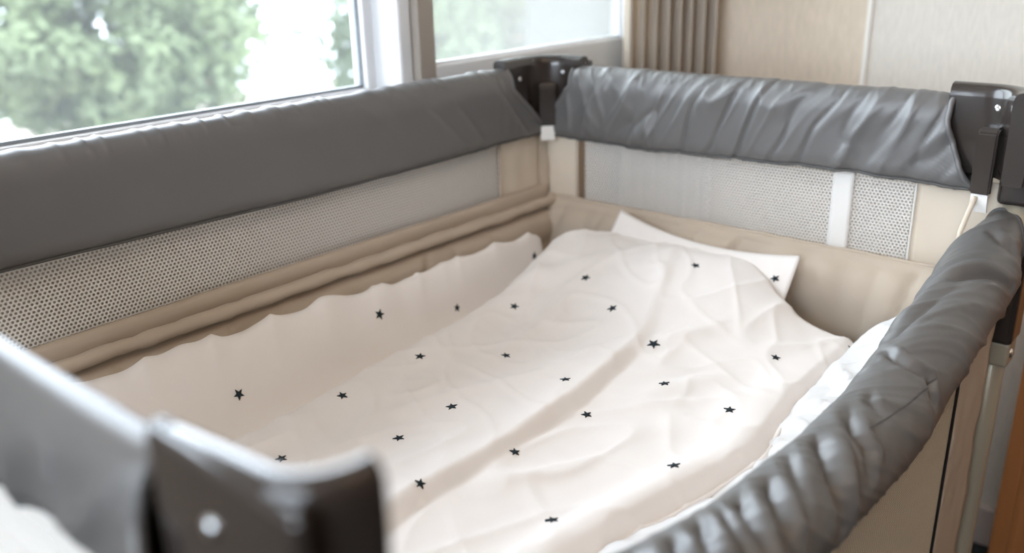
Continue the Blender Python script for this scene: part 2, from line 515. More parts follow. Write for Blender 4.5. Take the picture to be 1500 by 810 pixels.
disc_screw('screw', (L - 0.075, Wd - 0.013, 0.762), (0, -1, 0), 0.0038, M['steel'], brA)
disc_screw('screw', (L - 0.0158, 0.0345, 0.768), (-1, 0.3, 0), 0.0045, M['steel'], brB)


# latches: a hooked bar on the inside of each corner, with a webbing tab below
def latch(c, d, wdt, z0, z1, tab, out=0.012):
    """c plan point, d inward direction"""
    d = Vector((d[0], d[1], 0)).normalized(); s = Vector((-d.y, d.x, 0)); c = Vector((c[0], c[1], 0))
    prof = [(0.0, z1), (0.004, z1 + 0.002), (out, z1), (out + 0.004, z1 - 0.006), (out + 0.004, z0), (out - 0.004, z0), (out - 0.004, z1 - 0.010), (0.0, z1 - 0.008)]
    bm = bmesh.new(); A = []; B = []
    for (o_, z) in prof:
        A.append(bm.verts.new(c + d * o_ - s * wdt / 2 + Vector((0, 0, z)))); B.append(bm.verts.new(c + d * o_ + s * wdt / 2 + Vector((0, 0, z))))
    n = len(prof)
    bm.faces.new(A); bm.faces.new(B[::-1])
    for k in range(n): bm.faces.new((A[k], B[k], B[(k + 1) % n], A[(k + 1) % n]))
    bmesh.ops.recalc_face_normals(bm, faces=bm.faces)
    bmesh.ops.bevel(bm, geom=[e for e in bm.edges], offset=0.0018, segments=2, affect='EDGES')
    la = link('latch', bm_mesh(bm), M['plastic'], crib, False)
    bm = bmesh.new()
    w2 = wdt * 0.42
    vs = []
    for k in range(6):
        z = z0 + 0.006 - (tab + 0.006) * k / 5; o_ = out - 0.001 - 0.004 * (k / 5) ** 2
        for (oo, ss) in ((o_, -w2), (o_, w2), (o_ + 0.0022, w2), (o_ + 0.0022, -w2)):
            vs.append(bm.verts.new(c + d * oo + s * ss + Vector((0, 0, z))))
    for k in range(5):
        for j in range(4): bm.faces.new((vs[k * 4 + j], vs[k * 4 + (j + 1) % 4], vs[k * 4 + 4 + (j + 1) % 4], vs[k * 4 + 4 + j]))
    bm.faces.new(vs[-4:]); bm.faces.new(vs[3::-1])
    bmesh.ops.recalc_face_normals(bm, faces=bm.faces)
    link('strap_tab', bm_mesh(bm), M['strap'], la, False)
    return la


latch((L - 0.020, Wd - 0.020), (-1, -1), 0.026, 0.686, 0.752, 0.024, 0.016)
lb = latch((L - 0.013, 0.034), (-1, 0.12), 0.022, 0.672, 0.748, 0.022, 0.018)
# pale fold of fabric hanging at the right corner
tube('fabric_fold', [(L - 0.030, 0.040, 0.668), (L - 0.040, 0.043, 0.650), (L - 0.048, 0.046, 0.630), (L - 0.055, 0.046, 0.600), (L - 0.050, 0.040, 0.57)],
     0.0030, M['beige_light'], crib, 8)

# sliding end bracket of the dropped rail round the right leg
bm = bmesh.new(); box_bm(bm, (L - 0.024, -0.022, 0.492), (L + 0.022, 0.020, 0.612), 0.006, 3)
sb = link('rail_end_bracket', bm_mesh(bm), M['plastic'], crib, False)
disc_screw('screw', (L + 0.004, -0.022, 0.572), (0, -1, 0), 0.0045, M['steel'], sb)
bm = bmesh.new(); box_bm(bm, (L - 0.020, -0.020, 0.462), (L + 0.018, 0.018, 0.494), 0.004, 3)
cl = link('leg_collar', bm_mesh(bm), M['tube'], crib, False)
disc_screw('bolt', (L - 0.006, -0.020, 0.478), (0, -1, 0), 0.006, M['steel'], cl)


# padded covers ---------------------------------------------------------------
SEC = [(-0.018, ZH + 0.002), (-0.0235, ZH + 0.012), (-0.026, ZH + 0.035), (-0.0265, ZH + 0.065), (-0.025, ZT - 0.024),
       (-0.019, ZT - 0.009), (-0.010, ZT - 0.0015), (0.0, ZT), (0.010, ZT - 0.0015), (0.019, ZT - 0.009),
       (0.025, ZT - 0.024), (0.0265, ZH + 0.065), (0.026, ZH + 0.035), (0.0235, ZH + 0.012), (0.018, ZH + 0.002)]
# arc length param
_sl = [0.0]
for a, b in zip(SEC[:-1], SEC[1:]): _sl.append(_sl[-1] + math.hypot(b[0] - a[0], b[1] - a[1]))
SLEN = _sl[-1]
_sx = cspl(_sl, [p[0] for p in SEC]); _sz = cspl(_sl, [p[1] for p in SEC])


def cover(name, P0, P1, inward, e0, e1, wr, seed, hem_sag=None, nu=300, nv=64, ex=(1.2, 1.2), zo=0.0, ko=1.0, wide=1.0):
    """P0->P1 rail axis in plan. inward = unit vector to the crib inside (section offset + = inward).
    e0/e1 = (offset at the top, offset at the hem) where the cover ends near P0 / P1."""
    P0 = Vector((*P0, 0)); P1 = Vector((*P1, 0)); D = P1 - P0; ln = D.length; D.normalize(); N_ = Vector((*inward, 0))

    def endoff(e, h, p):   # h 0 at hem .. 1 at top
        return e[1] + (e[0] - e[1]) * (h ** p)

    def fn(u, v):
        s = v * SLEN
        ox, z = _sx(s) * wide, _sz(s)
        h = max(0.0, min(1.0, (z - ZH) / (ZT - ZH)))
        he = max(0.0, min(1.0, (z - ZH) / (0.084)))
        a = endoff(e0, he, ex[0]); b = ln - endoff(e1, he, ex[1])
        x = a + (b - a) * u
        n2 = Vector((_sx(min(s + 1e-3, SLEN)) - _sx(max(s - 1e-3, 0)), _sz(min(s + 1e-3, SLEN)) - _sz(max(s - 1e-3, 0))))
        n2 = Vector((n2.y, -n2.x)).normalized()
        if n2.x * ox < 0 and abs(ox) > 0.004: n2 = -n2
        if abs(ox) <= 0.004 and n2.y < 0: n2 = -n2
        side = 1 if ox > 0 else -1
        w = wr(x, z, side, h)
        # gathering at both ends
        ee = min(x - a, b - x)
        w += -0.0030 * math.exp(-ee / 0.006)
        if side < 0: z = ZT - (ZT - z) * (1 + (ko - 1) * sstep(0.075, 0.16, x))
        z2 = z + (hem_sag(x) if hem_sag else 0) * (1 - h) ** 1.5
        return P0 + D * x + N_ * (ox + n2.x * w) + Vector((0, 0, z2 + zo + n2.y * w * .7))
    vs, fs = grid(nu, nv, fn, close_v=True)
    # end caps
    o = link(name, mesh(vs, fs), M['grey'], crib)
    # binding along both ends and both hems
    for uu in (0.0, 1.0):
        k = 0 if uu == 0 else nu - 1
        pts = [Vector(vs[k * nv + j]) for j in range(0, nv)]
        tube('end_binding', pts, 0.0034, M['grey'], o, 8)
    for j in (0, nv - 1):
        pts = [Vector(vs[i * nv + j]) + Vector((0, 0, -0.0008)) for i in range(0, nu, 2)]
        tube('hem_binding', pts, 0.0019, M['grey_trim'], o, 6)
    return o


def wr_AB(x, z, side, h):
    # diagonal tension wrinkles over the whole face (x measured from corner A)
    am2 = (0.35 + .65 * sstep(1.0, .8, h)) * (0.55 + .45 * sstep(0.0, .2, h))
    amt = sstep(0.03, 0.25, x) * (0.65 + .35 * sstep(0.5, .3, x))
    c = x * 1.0 + (ZT - z) * 0.62 + 0.012 * ns(x * 14, z * 14, 2)
    w = 0.0
    a = ridged(c * 17, z * 5, 1.3); w += (a ** 2.2) * 0.0080 * amt * am2
    a = ridged(c * 22 + 9, z * 7, 2.9); w -= (a ** 5) * 0.0060 * amt * am2
    a = ridged(c * 40 + 5, (x - z) * 14, 4.2); w += (a ** 4) * 0.0028 * amt * am2
    c2 = x - (ZT - z) * 0.30
    a = ridged(c2 * 30, z * 9, 7.7); w += (a ** 3) * 0.0026 * sstep(.3, .1, x)
    w += 0.0025 * ns(x * 10, z * 12, 5)
    # pinch towards the hem and the top
    a = ridged(x * 55, z * 10, 9.1); w += (a ** 4) * 0.0010 * (sstep(0.25, 0.0, h) + sstep(.8, 1, h))
    return w - 0.002


def wr_AD(x, z, side, h):
    w = 0.0022 * ns(x * 6, z * 9, 15) + 0.0008 * ns(x * 14, z * 18, 3)
    a = ridged(x * 34, z * 5, 2.2); w += (a ** 5) * 0.0030 * sstep(.80, 1.0, h)
    c = x + (z - ZH) * 0.9
    a = ridged(c * 16, z * 5, 6.1); w += (a ** 4) * 0.0018 * sstep(.3, .75, x)
    a = ridged(x * 60, z * 4, 8.1); w += (a ** 4) * 0.0016 * sstep(.80, .93, x)
    return w


def wr_CD(x, z, side, h):
    w = 0.002 * ns(x * 8, z * 10, 25)
    c = x * 1.0 + (z - ZT) * .35
    a = ridged(c * 19, z * 4, 12.2); w += (a ** 2.2) * 0.0065 * sstep(1.0, .5, h)
    return w


cAB = cover('rail_cover', (L, Wd), (L, 0), (-1, 0), (0.066, 0.010), (0.084, 0.036), wr_AB, 1, lambda x: -0.004 * math.sin(x * 9), ex=(1.2, 0.55))
cAD = cover('rail_cover', (0, Wd), (L, Wd), (0, -1), (0.10, 0.02), (0.104, 0.022), wr_AD, 2, lambda x: 0.003 * math.sin(x * 8 + .5))
cCD = cover('rail_cover', (-0.003, CY), (-0.003, Wd), (1, 0), (0.094, 0.066), (0.066, 0.02), wr_CD, 3, lambda x: 0.012 * math.exp(-((x - .12) / .12) ** 2), zo=-0.0065, ko=0.66, wide=0.62)

# dropped rail cover (B-C side), sagging between the corners ------------------
zt_bc = cspl([0.0, 0.10, 0.22, 0.30, 0.40, 0.52, 0.64, 0.72, 0.80, 0.90, 0.975], [0.690, 0.655, 0.622, 0.606, 0.592, 0.585, 0.590, 0.606, 0.622, 0.636, 0.652])
SB = [(0.022, -0.092), (0.034, -0.075), (0.041, -0.048), (0.040, -0.022), (0.030, -0.006), (0.012, 0.0), (-0.008, -0.004),
      (-0.024, -0.017), (-0.033, -0.036), (-0.034, -0.058), (-0.028, -0.076), (-0.018, -0.088)]
_bl = [0.0]
for a, b in zip(SB[:-1], SB[1:]): _bl.append(_bl[-1] + math.hypot(b[0] - a[0], b[1] - a[1]))
BLEN = _bl[-1]
_bx = cspl(_bl, [p[0] for p in SB]); _bz = cspl(_bl, [p[1] for p in SB])

# hand placed folds on the dropped cover: polylines of (x, t), t runs round the section 0..1; then width, depth
FOLDS = [
    ([(0.795, .44), (0.819, .54), (0.845, .62), (0.875, .76)], 0.0075, 0.0100),      # sharp fold near the right leg
    ([(0.675, .38), (0.690, .41), (0.736, .46), (0.800, .55)], 0.0110, 0.0075),      # long diagonal valley
    ([(0.700, .50), (0.730, .53), (0.760, .60)], 0.0060, 0.0030),
    ([(0.665, .40), (0.650, .48), (0.647, .56), (0.656, .66)], 0.0055, 0.0075),      # crease to the side seam
    ([(0.656, .65), (0.648, .69), (0.640, .76)], 0.0050, 0.0060),
    ([(0.560, .46), (0.525, .53), (0.510, .58), (0.507, .65), (0.492, .72)], 0.0070, 0.0085),
    ([(0.590, .50), (0.565, .54), (0.560, .60)], 0.0055, 0.0040),
    ([(0.490, .44), (0.470, .52), (0.441, .65), (0.432, .80)], 0.0100, 0.0120),
    ([(0.440, .44), (0.425, .50), (0.405, .57), (0.384, .66)], 0.0060, 0.0050),
    ([(0.400, .45), (0.380, .53), (0.362, .62), (0.350, .74)], 0.0080, 0.0100),
    ([(0.362, .44), (0.340, .52), (0.322, .62), (0.310, .74)], 0.0070, 0.0090),
    ([(0.335, .43), (0.309, .57), (0.295, .70)], 0.0060, 0.0070),
    ([(0.312, .42), (0.290, .51), (0.270, .60), (0.255, .72)], 0.0070, 0.0095),
    ([(0.268, .45), (0.252, .54), (0.235, .70)], 0.0070, 0.0090),
    ([(0.235, .43), (0.215, .54), (0.195, .70)], 0.0070, 0.0090),
    ([(0.190, .43), (0.170, .54), (0.150, .70)], 0.0080, 0.0090),
    ([(0.930, .48), (0.915, .58), (0.920, .70)], 0.0070, 0.0040),
]


def wr_BC(x, t):
    w = 0.0042 * ns(x * 8, t * 2.5, 31) + 0.0010 * ns(x * 22, t * 6, 33)
    c = x - t * 0.26 + .010 * ns(x * 12, t * 4, 36)
    a = ridged(c * 15, t * 1.5, 5.3); w += (a ** 3) * 0.0028 * sstep(.45, .7, x)
    a = ridged(c * 50, t * 2.5, 8.3); w += (a ** 4) * 0.0012
    best = 0.0
    for (pl, wd, dp) in FOLDS:
        if x < min(p[0] for p in pl) - .05 or x > max(p[0] for p in pl) + .05: continue
        bd = None; tot = len(pl) - 1
        for k in range(tot):
            (xa, ta), (xb, tb) = pl[k], pl[k + 1]
            dx, dt = xb - xa, (tb - ta) * BLEN
            px, pq = x - xa, (t - ta) * BLEN
            l2 = dx * dx + dt * dt
            q = max(0.0, min(1.0, (px * dx + pq * dt) / l2))
            ex, et = px - dx * q, pq - dt * q
            d2 = math.hypot(ex, et)
            sd = d2 if (px * dt - pq * dx) > 0 else -d2
            if bd is None or d2 < abs(bd[0]): bd = (sd, (k + q) / tot)
        q = bd[0] / wd; kk = bd[1]
        tp = sstep(0.0, 0.35, kk) * (0.35 + .65 * sstep(1.0, .7, kk))
        w += tp * dp * (-math.exp(-abs(q) * 1.15) + .50 * math.exp(-((q - 1.7) / .9) ** 2) + .25 * math.exp(-((q + 1.8) / .9) ** 2))
    return w


def bc_mid(x):
    return sstep(.12, .36, x) * (1 - sstep(.76, .93, x))


def bc_fn(u, v):
    s = v * BLEN
    ee = 1.0
    x0 = 0.035; x1 = 0.985 - 0.05 * max(0, (v - .45)) ** 1.0 - 0.02 * max(0, .45 - v)
    x = x0 + (x1 - x0) * u
    sc = 1.0 - 0.42 * sstep(0.90, 0.985, x)
    ox, dz = _bx(s) * sc, _bz(s) * (1.0 - .25 * sstep(.9, .985, x))
    mm = bc_mid(x)
    if ox > 0: ox *= 1 - .18 * mm
    dz = dz * (1 - .10 * mm) - 0.0035 * mm
    n2 = Vector((_bx(min(s + 1e-3, BLEN)) - _bx(max(s - 1e-3, 0)), _bz(min(s + 1e-3, BLEN)) - _bz(max(s - 1e-3, 0))))
    n2 = Vector((-n2.y, n2.x)).normalized()
    if n2.dot(Vector((ox - 0.003, dz + 0.045))) < 0: n2 = -n2
    w = wr_BC(x, v) * sstep(1.0, .93, x)
    sag = 0.006 * math.sin(x * 17) * sstep(.7, 1, v)
    return Vector((x, 0.006 + ox + n2.x * w, zt_bc(x) + dz + n2.y * w + sag))


nuB, nvB = 440, 96
vs, fs = grid(nuB, nvB, bc_fn, close_v=True)
cBC = link('rail_cover', mesh(vs, fs), M['grey'], crib)
cBC['label'] = 'wrinkled dropped grey rail cover'
tube('end_binding', [Vector(vs[(nuB - 1) * nvB + j]) for j in range(nvB)], 0.0026, M['grey_trim'], cBC, 6)
tube('end_binding', [Vector(vs[j]) for j in range(nvB)], 0.0026, M['grey_trim'], cBC, 6)
tube('hem_binding', [Vector(vs[i * nvB + nvB - 1]) for i in range(0, nuB, 2)], 0.0017, M['beige_light'], cBC, 6)
# seam line on the outside face
tube('side_seam', [Vector(bc_fn(0.52 + 0.15 * k / 40, 0.60 + .08 * k / 40)) for k in range(41)], 0.0010, M['grey_trim'], cBC, 5)


# net panels ----------------------------------------------------------------------
def net_panel(name, origin, du, dv, wu, wv, pitch=0.0047, hole=0.285, parent=None, bulge=None):
    """hexagonal net with real holes; origin + du*u + dv*v"""
    o = Vector(origin); du = Vector(du); dv = Vector(dv); row = pitch * 0.866
    nu = int(wu / pitch); nvr = int(wv / row)
    R = pitch / math.sqrt(3)
    ang = np.arange(6) * math.pi / 3 + math.pi / 6
    ox = R * np.cos(ang); oy = R * np.sin(ang)
    hx = pitch * hole * np.cos(ang); hy = pitch * hole * np.sin(ang)
    I, J = np.meshgrid(np.arange(nu), np.arange(nvr), indexing='ij')
    cx = (I + 0.5 * (J % 2) + 0.5).ravel() * pitch; cy = (J + 0.5).ravel() * row
    n = cx.size
    X = np.concatenate([cx[:, None] + ox, cx[:, None] + hx], 1); Y = np.concatenate([cy[:, None] + oy, cy[:, None] + hy], 1)
    P = np.array(o)[None, None, :] + X[..., None] * np.array(du) + Y[..., None] * np.array(dv)
    nr = np.array(du.cross(dv))
    P[:, :6, :] += nr * 0.0004      # yarn stands slightly proud between the holes
    V = P.reshape(-1, 3)
    base = (np.arange(n) * 12)[:, None, None]
    k = np.arange(6); q = np.stack([k, (k + 1) % 6, 6 + (k + 1) % 6, 6 + k], 1)[None]
    F = (base + q).reshape(-1, 4)
    me = bpy.data.meshes.new('net')
    me.vertices.add(len(V)); me.vertices.foreach_set('co', V.ravel())
    me.loops.add(F.size); me.loops.foreach_set('vertex_index', F.ravel().astype(np.int32))
    me.polygons.add(len(F)); me.polygons.foreach_set('loop_start', np.arange(0, F.size, 4, dtype=np.int32))
    me.update(calc_edges=True); me.validate()
    return link(name, me, M['net'], parent if parent else crib, False)


net_panel('mesh_panel', (0.04, Wd, 0.53), (1, 0, 0), (0, 0, 1), 0.835, 0.15, 0.0047, 0.325)                     # far long side
net_panel('mesh_panel', (L, 0.115, 0.53), (0, 1, 0), (0, 0, 1), 0.505, 0.15, 0.0047, 0.37)                    # far short side
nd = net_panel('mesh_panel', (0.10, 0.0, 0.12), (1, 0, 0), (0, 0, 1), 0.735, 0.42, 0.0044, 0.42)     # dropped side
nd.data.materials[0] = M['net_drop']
net_panel('mesh_panel', (0.0, 0.08, 0.42), (0, 1, 0), (0, 0, 1), 0.54, 0.26)                    # near short side


def cloth_panel(name, p0, p1, z0, z1, m, thick=0.003, amp=0.0015, seed=0, nrm=None, parent=None):
    p0 = Vector((*p0, 0)); p1 = Vector((*p1, 0)); d = p1 - p0
    n = Vector((-d.y, d.x, 0)).normalized()

    def fn(u, v):
        q = p0 + d * u; z = z0 + (z1 - z0) * v
        return q + n * (amp * ns(u * d.length * 40, z * 25, seed) * 2) + Vector((0, 0, z))
    vs, fs = grid(max(6, int(d.length / 0.008)), max(6, int((z1 - z0) / 0.010)), fn)
    o = link(name, mesh(vs, fs), m, parent or crib)
    sm = o.modifiers.new('t', 'SOLIDIFY'); sm.thickness = thick; sm.offset = 0
    return o


# corner fabric pieces, ribbons
cloth_panel('corner_panel', (0.872, Wd - 0.004), (0.968, Wd - 0.006), 0.52, 0.685, M['beige_light'], seed=1)
tube('panel_seam', [(0.873, Wd - 0.006, 0.56 + k * 0.012) for k in range(10)], 0.0016, M['beige'], crib, 6)
cloth_panel('corner_panel', (0.984, Wd - 0.010), (0.984, Wd - 0.072), 0.52, 0.685, M['beige_light'], seed=2, amp=0.002)
cloth_panel('corner_panel', (0.968, Wd - 0.006), (0.984, Wd - 0.012), 0.52, 0.685, M['beige'], seed=5)
tube('panel_seam', [(0.981, Wd - 0.074, 0.56 + k * 0.012) for k in range(10)], 0.0026, M['beige'], crib, 6)
cloth_panel('corner_panel', (0.990, 0.113), (0.990, 0.016), 0.52, 0.680, M['beige_light'], seed=3)
tube('panel_seam', [(0.987, 0.113, 0.55 + k * 0.012) for k in range(11)], 0.0012, M['net'], crib, 6)
cloth_panel('ribbon', (0.9885, 0.217), (0.9885, 0.190), 0.52, 0.682, M['strap'], 0.0016, 0.0004, 4)
# dropped side: strip between net and leg
cloth_panel('side_strip', (0.838, -0.001), (0.945, -0.004), -0.02, 0.535, M['beige'], seed=6)
tube('side_strip_seam', [(0.834, -0.002, 0.12 + k * 0.02) for k in range(21)], 0.0016, M['plastic_dark'], crib, 6)
cloth_panel('side_strip', (0.03, -0.001), (0.105, -0.004), -0.02, 0.56, M['beige'], seed=7)
# lower fabric skirts
cloth_panel('lower_panel', (0.02, Wd), (L - 0.02, Wd), -0.02, 0.535, M['beige'], seed=8)
cloth_panel('lower_panel', (L, 0.02), (L, Wd - 0.02), -0.02, 0.535, M['beige'], seed=9)
cloth_panel('lower_panel', (0, 0.02), (0, Wd - 0.02), -0.02, 0.425, M['beige'], seed=10)
cloth_panel('lower_panel', (0.03, 0.001), (0.945, 0.001), -0.02, 0.125, M['beige'], seed=11)


# padded liner (bassinet walls) ------------------------------------------------------
def bumper(p0, p1, inward, prof, seed, puck, roll=None):
    p0 = Vector((*p0, 0)); p1 = Vector((*p1, 0)); d = p1 - p0; ln = d.length; n_ = Vector((*inward, 0))
    pl = [0.0]
    for a, b in zip(prof[:-1], prof[1:]): pl.append(pl[-1] + math.hypot(b[0] - a[0], b[1] - a[1]))
    fo, fz = cspl(pl, [p[0] for p in prof]), cspl(pl, [p[1] for p in prof])

    def fn(u, v):
        s = v * pl[-1]; x = u * ln
        o_, z = fo(s), fz(s)
        return p0 + d * u + n_ * (o_ + puck(x, z)) + Vector((0, 0, z + 0.0015 * ns(x * 9, v * 2, seed)))
    vs, fs = grid(int(ln / 0.005), 34, fn)
    o = link('bumper', mesh(vs, fs), M['beige'], crib)
    if roll:
        tube('piping', [p0 + d * (k / 120) + n_ * (roll[0] + .0012 * ns(k * .25, seed, 0)) + Vector((0, 0, roll[1] + .0022 * ns(k * .17, seed, 4)))
                        for k in range(121)], roll[2], M['beige'], o, 10, [roll[2] * (1 + .15 * ns(k * .33, 9, seed) - .35 * max(0, ridged(k * .11, 3, seed) - .8) * 5 * .5) for k in range(121)])
    return o


def pk_long(x, z):
    w = 0.003 * ns(x * 7, z * 10, 41)
    a = ridged(x * 11, z * 4, 43); w -= (a ** 12) * 0.006
    return w * sstep(ZL + .005, ZL - 0.02, z)


def pk_short(x, z):
    w = 0.005 * ns(x * 12, z * 6, 51)
    a = ridged(x * 20 + (ZL - z) * 4, z * 3, 53); w -= (a ** 3) * 0.011 * sstep(0.40, 0.50, z)
    return w * sstep(ZL + .004, ZL - 0.012, z)


PL = [(-0.001, 0.540), (0.0, 0.574), (0.003, 0.586), (0.008, 0.586), (0.011, 0.576), (0.013, 0.560), (0.019, 0.551), (0.031, 0.548), (0.039, 0.538), (0.042, 0.515), (0.040, 0.48), (0.036, 0.44)]
PS = [(0.000, 0.540), (0.003, 0.566), (0.008, 0.571), (0.014, 0.569), (0.018, 0.564), (0.021, 0.561), (0.029, 0.556), (0.038, 0.543), (0.043, 0.520), (0.042, 0.48), (0.036, 0.44)]
bumper((0.012, Wd - 0.006), (L - 0.016, Wd - 0.006), (0, -1), PL, 1, pk_long, (0.0265, 0.5640, 0.0088))
bumper((L - 0.008, Wd - 0.020), (L - 0.008, 0.012), (-1, 0), PS, 2, pk_short, (0.0095, 0.5705, 0.0030))
bumper((0.020, 0.022), (0.020, Wd - 0.022), (1, 0), PS, 3, pk_short, (0.0095, 0.5705, 0.0030))
bumper((L - 0.024, 0.018), (0.024, 0.018), (0, 1), [(a, b - 0.035) for a, b in PS], 4, pk_short)
box('base_panel', (0.02, 0.02, 0.425), (L - 0.02, Wd - 0.02, 0.437), M['board'], crib)

# ------------------------------------------------------------------ bedding
mt = tag(box('mattress', (0.055, 0.055, 0.4375), (L - 0.056, Wd - 0.056, 0.450), M['sheet'], None, 0.010, 3, True),
         'thin white mattress hidden under the star duvet in the crib', 'mattress')

YV = cspl([0.05, 0.25, 0.40, 0.58, 0.75, 0.95], [0.535, 0.535, 0.552, 0.572, 0.590, 0.605])      # valley line
ZC = cspl([0.05, 0.18, 0.39, 0.60, 0.80, 0.93], [0.553, 0.557, 0.553, 0.539, 0.540, 0.530])      # crest height
XE = cspl([0.10, 0.123, 0.20, 0.29, 0.41, 0.52, 0.56, 0.61, 0.66], [0.880, 0.883, 0.872, 0.922, 0.938, 0.918, 0.895, 0.880, 0.895])   # head edge
YP = cspl([0.04, 0.25, 0.34, 0.42, 0.51, 0.56, 0.65, 0.78, 0.90], [0.150, 0.150, 0.140, 0.125, 0.106, 0.099, 0.112, 0.120, 0.122])    # piped right edge
CRX = cspl([0.05, 0.28, 0.39, 0.54, 0.65, 0.71, 0.80, 0.97], [0.318, 0.306, 0.302, 0.306, 0.322, 0.330, 0.362, 0.425])               # long crease


def duvet_z(x, y):
    z = 0.492
    z += 0.006 * ns(x * 7.0, y * 7.0, 61) + 0.0036 * ns(x * 15, y * 13, 62) + 0.0007 * ns(x * 42, y * 40, 63)
    # soft wrinkles running across
    a = ridged((x * .55 + y) * 13, (x - y) * 4.5, 64); z += (a ** 4) * 0.0032
    a = ridged((x - y * .7) * 15, (x + y) * 6, 66); z += (a ** 5) * 0.0022
    # pillow underneath
    z += 0.060 * sstep(0.66, 0.90, x) * sstep(0.13, 0.30, y) * sstep(0.66, 0.54, y)
    z -= 0.006 * sstep(.86, .95, x)
    # long crease: raised towards the window, falls off steeply to the near side
    s = y - CRX(x)
    amp = 0.0135 * sstep(0.02, .2, x) * (1 - .75 * sstep(0.63, 0.76, x)) * (1 + .4 * ns(x * 9, 2, 2))
    z += amp * (math.exp(-s / 0.045) if s > 0 else sstep(-0.020, 0.0, s)) * (1.0)
    # cross creases
    for (xa, ya, xb, yb, wd, dp) in ((0.40, 0.44, 0.62, 0.34, .012, .004), (0.68, 0.32, 0.80, 0.24, .012, .005), (0.55, 0.44, 0.75, 0.47, .014, .004),
                                     (0.70, 0.20, 0.60, 0.25, .014, .0045), (0.45, 0.22, 0.36, 0.27, .012, .004), (0.74, 0.56, 0.84, 0.47, .016, .006)):
        dx, dy = xb - xa, yb - ya; l2 = dx * dx + dy * dy; k = ((x - xa) * dx + (y - ya) * dy) / l2
        if -.2 < k < 1.2:
            q = ((x - xa) * dy - (y - ya) * dx) / math.sqrt(l2) / wd
            z += dp * math.exp(-q * q) * sstep(-.2, .3, k) * sstep(1.2, .7, k)
    # ridge pushed up against the long liner wall
    yv = YV(x); yc = 0.628 + 0.006 * ns(x * 11, 0, 71) - 0.004 * sstep(.6, .9, x)
    zc = ZC(x) + 0.006 * ns(x * 16, 1, 72) + 0.003 * ns(x * 37, 3, 73)
    if y > yv - 0.12:
        a = sstep(yv - 0.030 + 0.004 * ns(x * 13, 7, 75), yv + 0.006, y) * sstep(0.96, 0.84, x)
        z += 0.007 * math.exp(-((y - yv + 0.042) / 0.022) ** 2) * sstep(0.96, 0.84, x)
        z = z * (1 - a) + 0.456 * a
        t = max(0.0, (y - yv - 0.006) / (yc - yv - 0.006))
        if t > 0:
            f = 0.5 - .5 * math.cos(math.pi * min(t, 1.0))
            f = f ** 1.15
            pl = (ridged(x * 13 - y * 5, 5, 74) ** 3) * 0.007 * sstep(.35, .9, t)
            z = z * (1 - f) + (zc + pl) * f
        if y > yc:
            z -= 60.0 * (y - yc) ** 2
    # round off at the piped edge and at the head edge
    e = y - YP(x)
    z += 0.010 * math.exp(-((e - 0.028) / 0.018) ** 2) * sstep(.95, .3, x)
    z -= 0.012 * (1 - sstep(0.0, 0.018, e))
    h = XE(y) - x
    z -= 0.004 * (1 - sstep(0.0, 0.010, h))
    return z


def duvet_xy(u, v):
    y0 = 0.11; y = 0
    # v across: 0 = piped edge, 1 = liner side
    yy = 0.12 + (0.653 - 0.12) * v
    x = 0.062 + (XE(yy) - 0.062) * u
    yp = YP(x)
    y = yp + (0.653 - yp) * v
    return x, y


nD = (230, 170)
top, ftop = grid(nD[0], nD[1], lambda u, v: Vector((*duvet_xy(u, v), duvet_z(*duvet_xy(u, v)))))
nT = len(top); bot = []
for i in range(nD[0]):
    for j in range(nD[1]):
        p = top[i * nD[1] + j]
        e = min(i, nD[0] - 1 - i, j, nD[1] - 1 - j)
        th = 0.003 + 0.012 * sstep(0, 10, e)
        bot.append(Vector((p.x, p.y, max(p.z - th, 0.4515))))
faces = list(ftop) + [tuple(nT + k for k in reversed(f)) for f in ftop]
nu_, nv_ = nD
for i in range(nu_ - 1):
    for j in (0, nv_ - 1):
        a, b = i * nv_ + j, (i + 1) * nv_ + j
        f = (a, nT + a, nT + b, b); faces.append(f if j == 0 else f[::-1])
for j in range(nv_ - 1):
    for i in (0, nu_ - 1):
        a, b = i * nv_ + j, i * nv_ + j + 1
        f = (a, b, nT + b, nT + a); faces.append(f if i == 0 else f[::-1])
duvet = tag(link('duvet', mesh(top + bot, faces), M['white']), 'rumpled white duvet with small black stars spread in the crib', 'duvet')
# piped edges
tube('piping', [Vector((0.06 + (0.885 - 0.06) * k / 150, YP(0.06 + (0.885 - 0.06) * k / 150) + 0.001, duvet_z(0.06 + (0.885 - 0.06) * k / 150, YP(0.06 + (0.885 - 0.06) * k / 150) + 0.002) + 0.001)) for k in range(151)],
     0.0024, M['white'], duvet, 8)


def star_mesh(p, nrm, r, ang):
    nrm = Vector(nrm).normalized()
    a = (Vector((1, 0, 0)) - nrm * nrm.x).normalized(); b = nrm.cross(a)
    a, b = a * math.cos(ang) + b * math.sin(ang), b * math.cos(ang) - a * math.sin(ang)
    vs = []; n = 10
    p = Vector(p)
    for h in (-0.001, 0.0009):
        for k in range(n):
            rr = r if k % 2 == 0 else r * 0.42
            th = math.pi / 2 + math.pi * 2 * k / n
            vs.append(p + (a * math.cos(th) + b * math.sin(th)) * rr + nrm * h)
    vs.append(p + nrm * 0.0013)
    fs = [(k, (k + 1) % n, n + (k + 1) % n, n + k) for k in range(n)] + [(n + k, n + (k + 1) % n, 2 * n) for k in range(n)]
    return mesh(vs, fs)


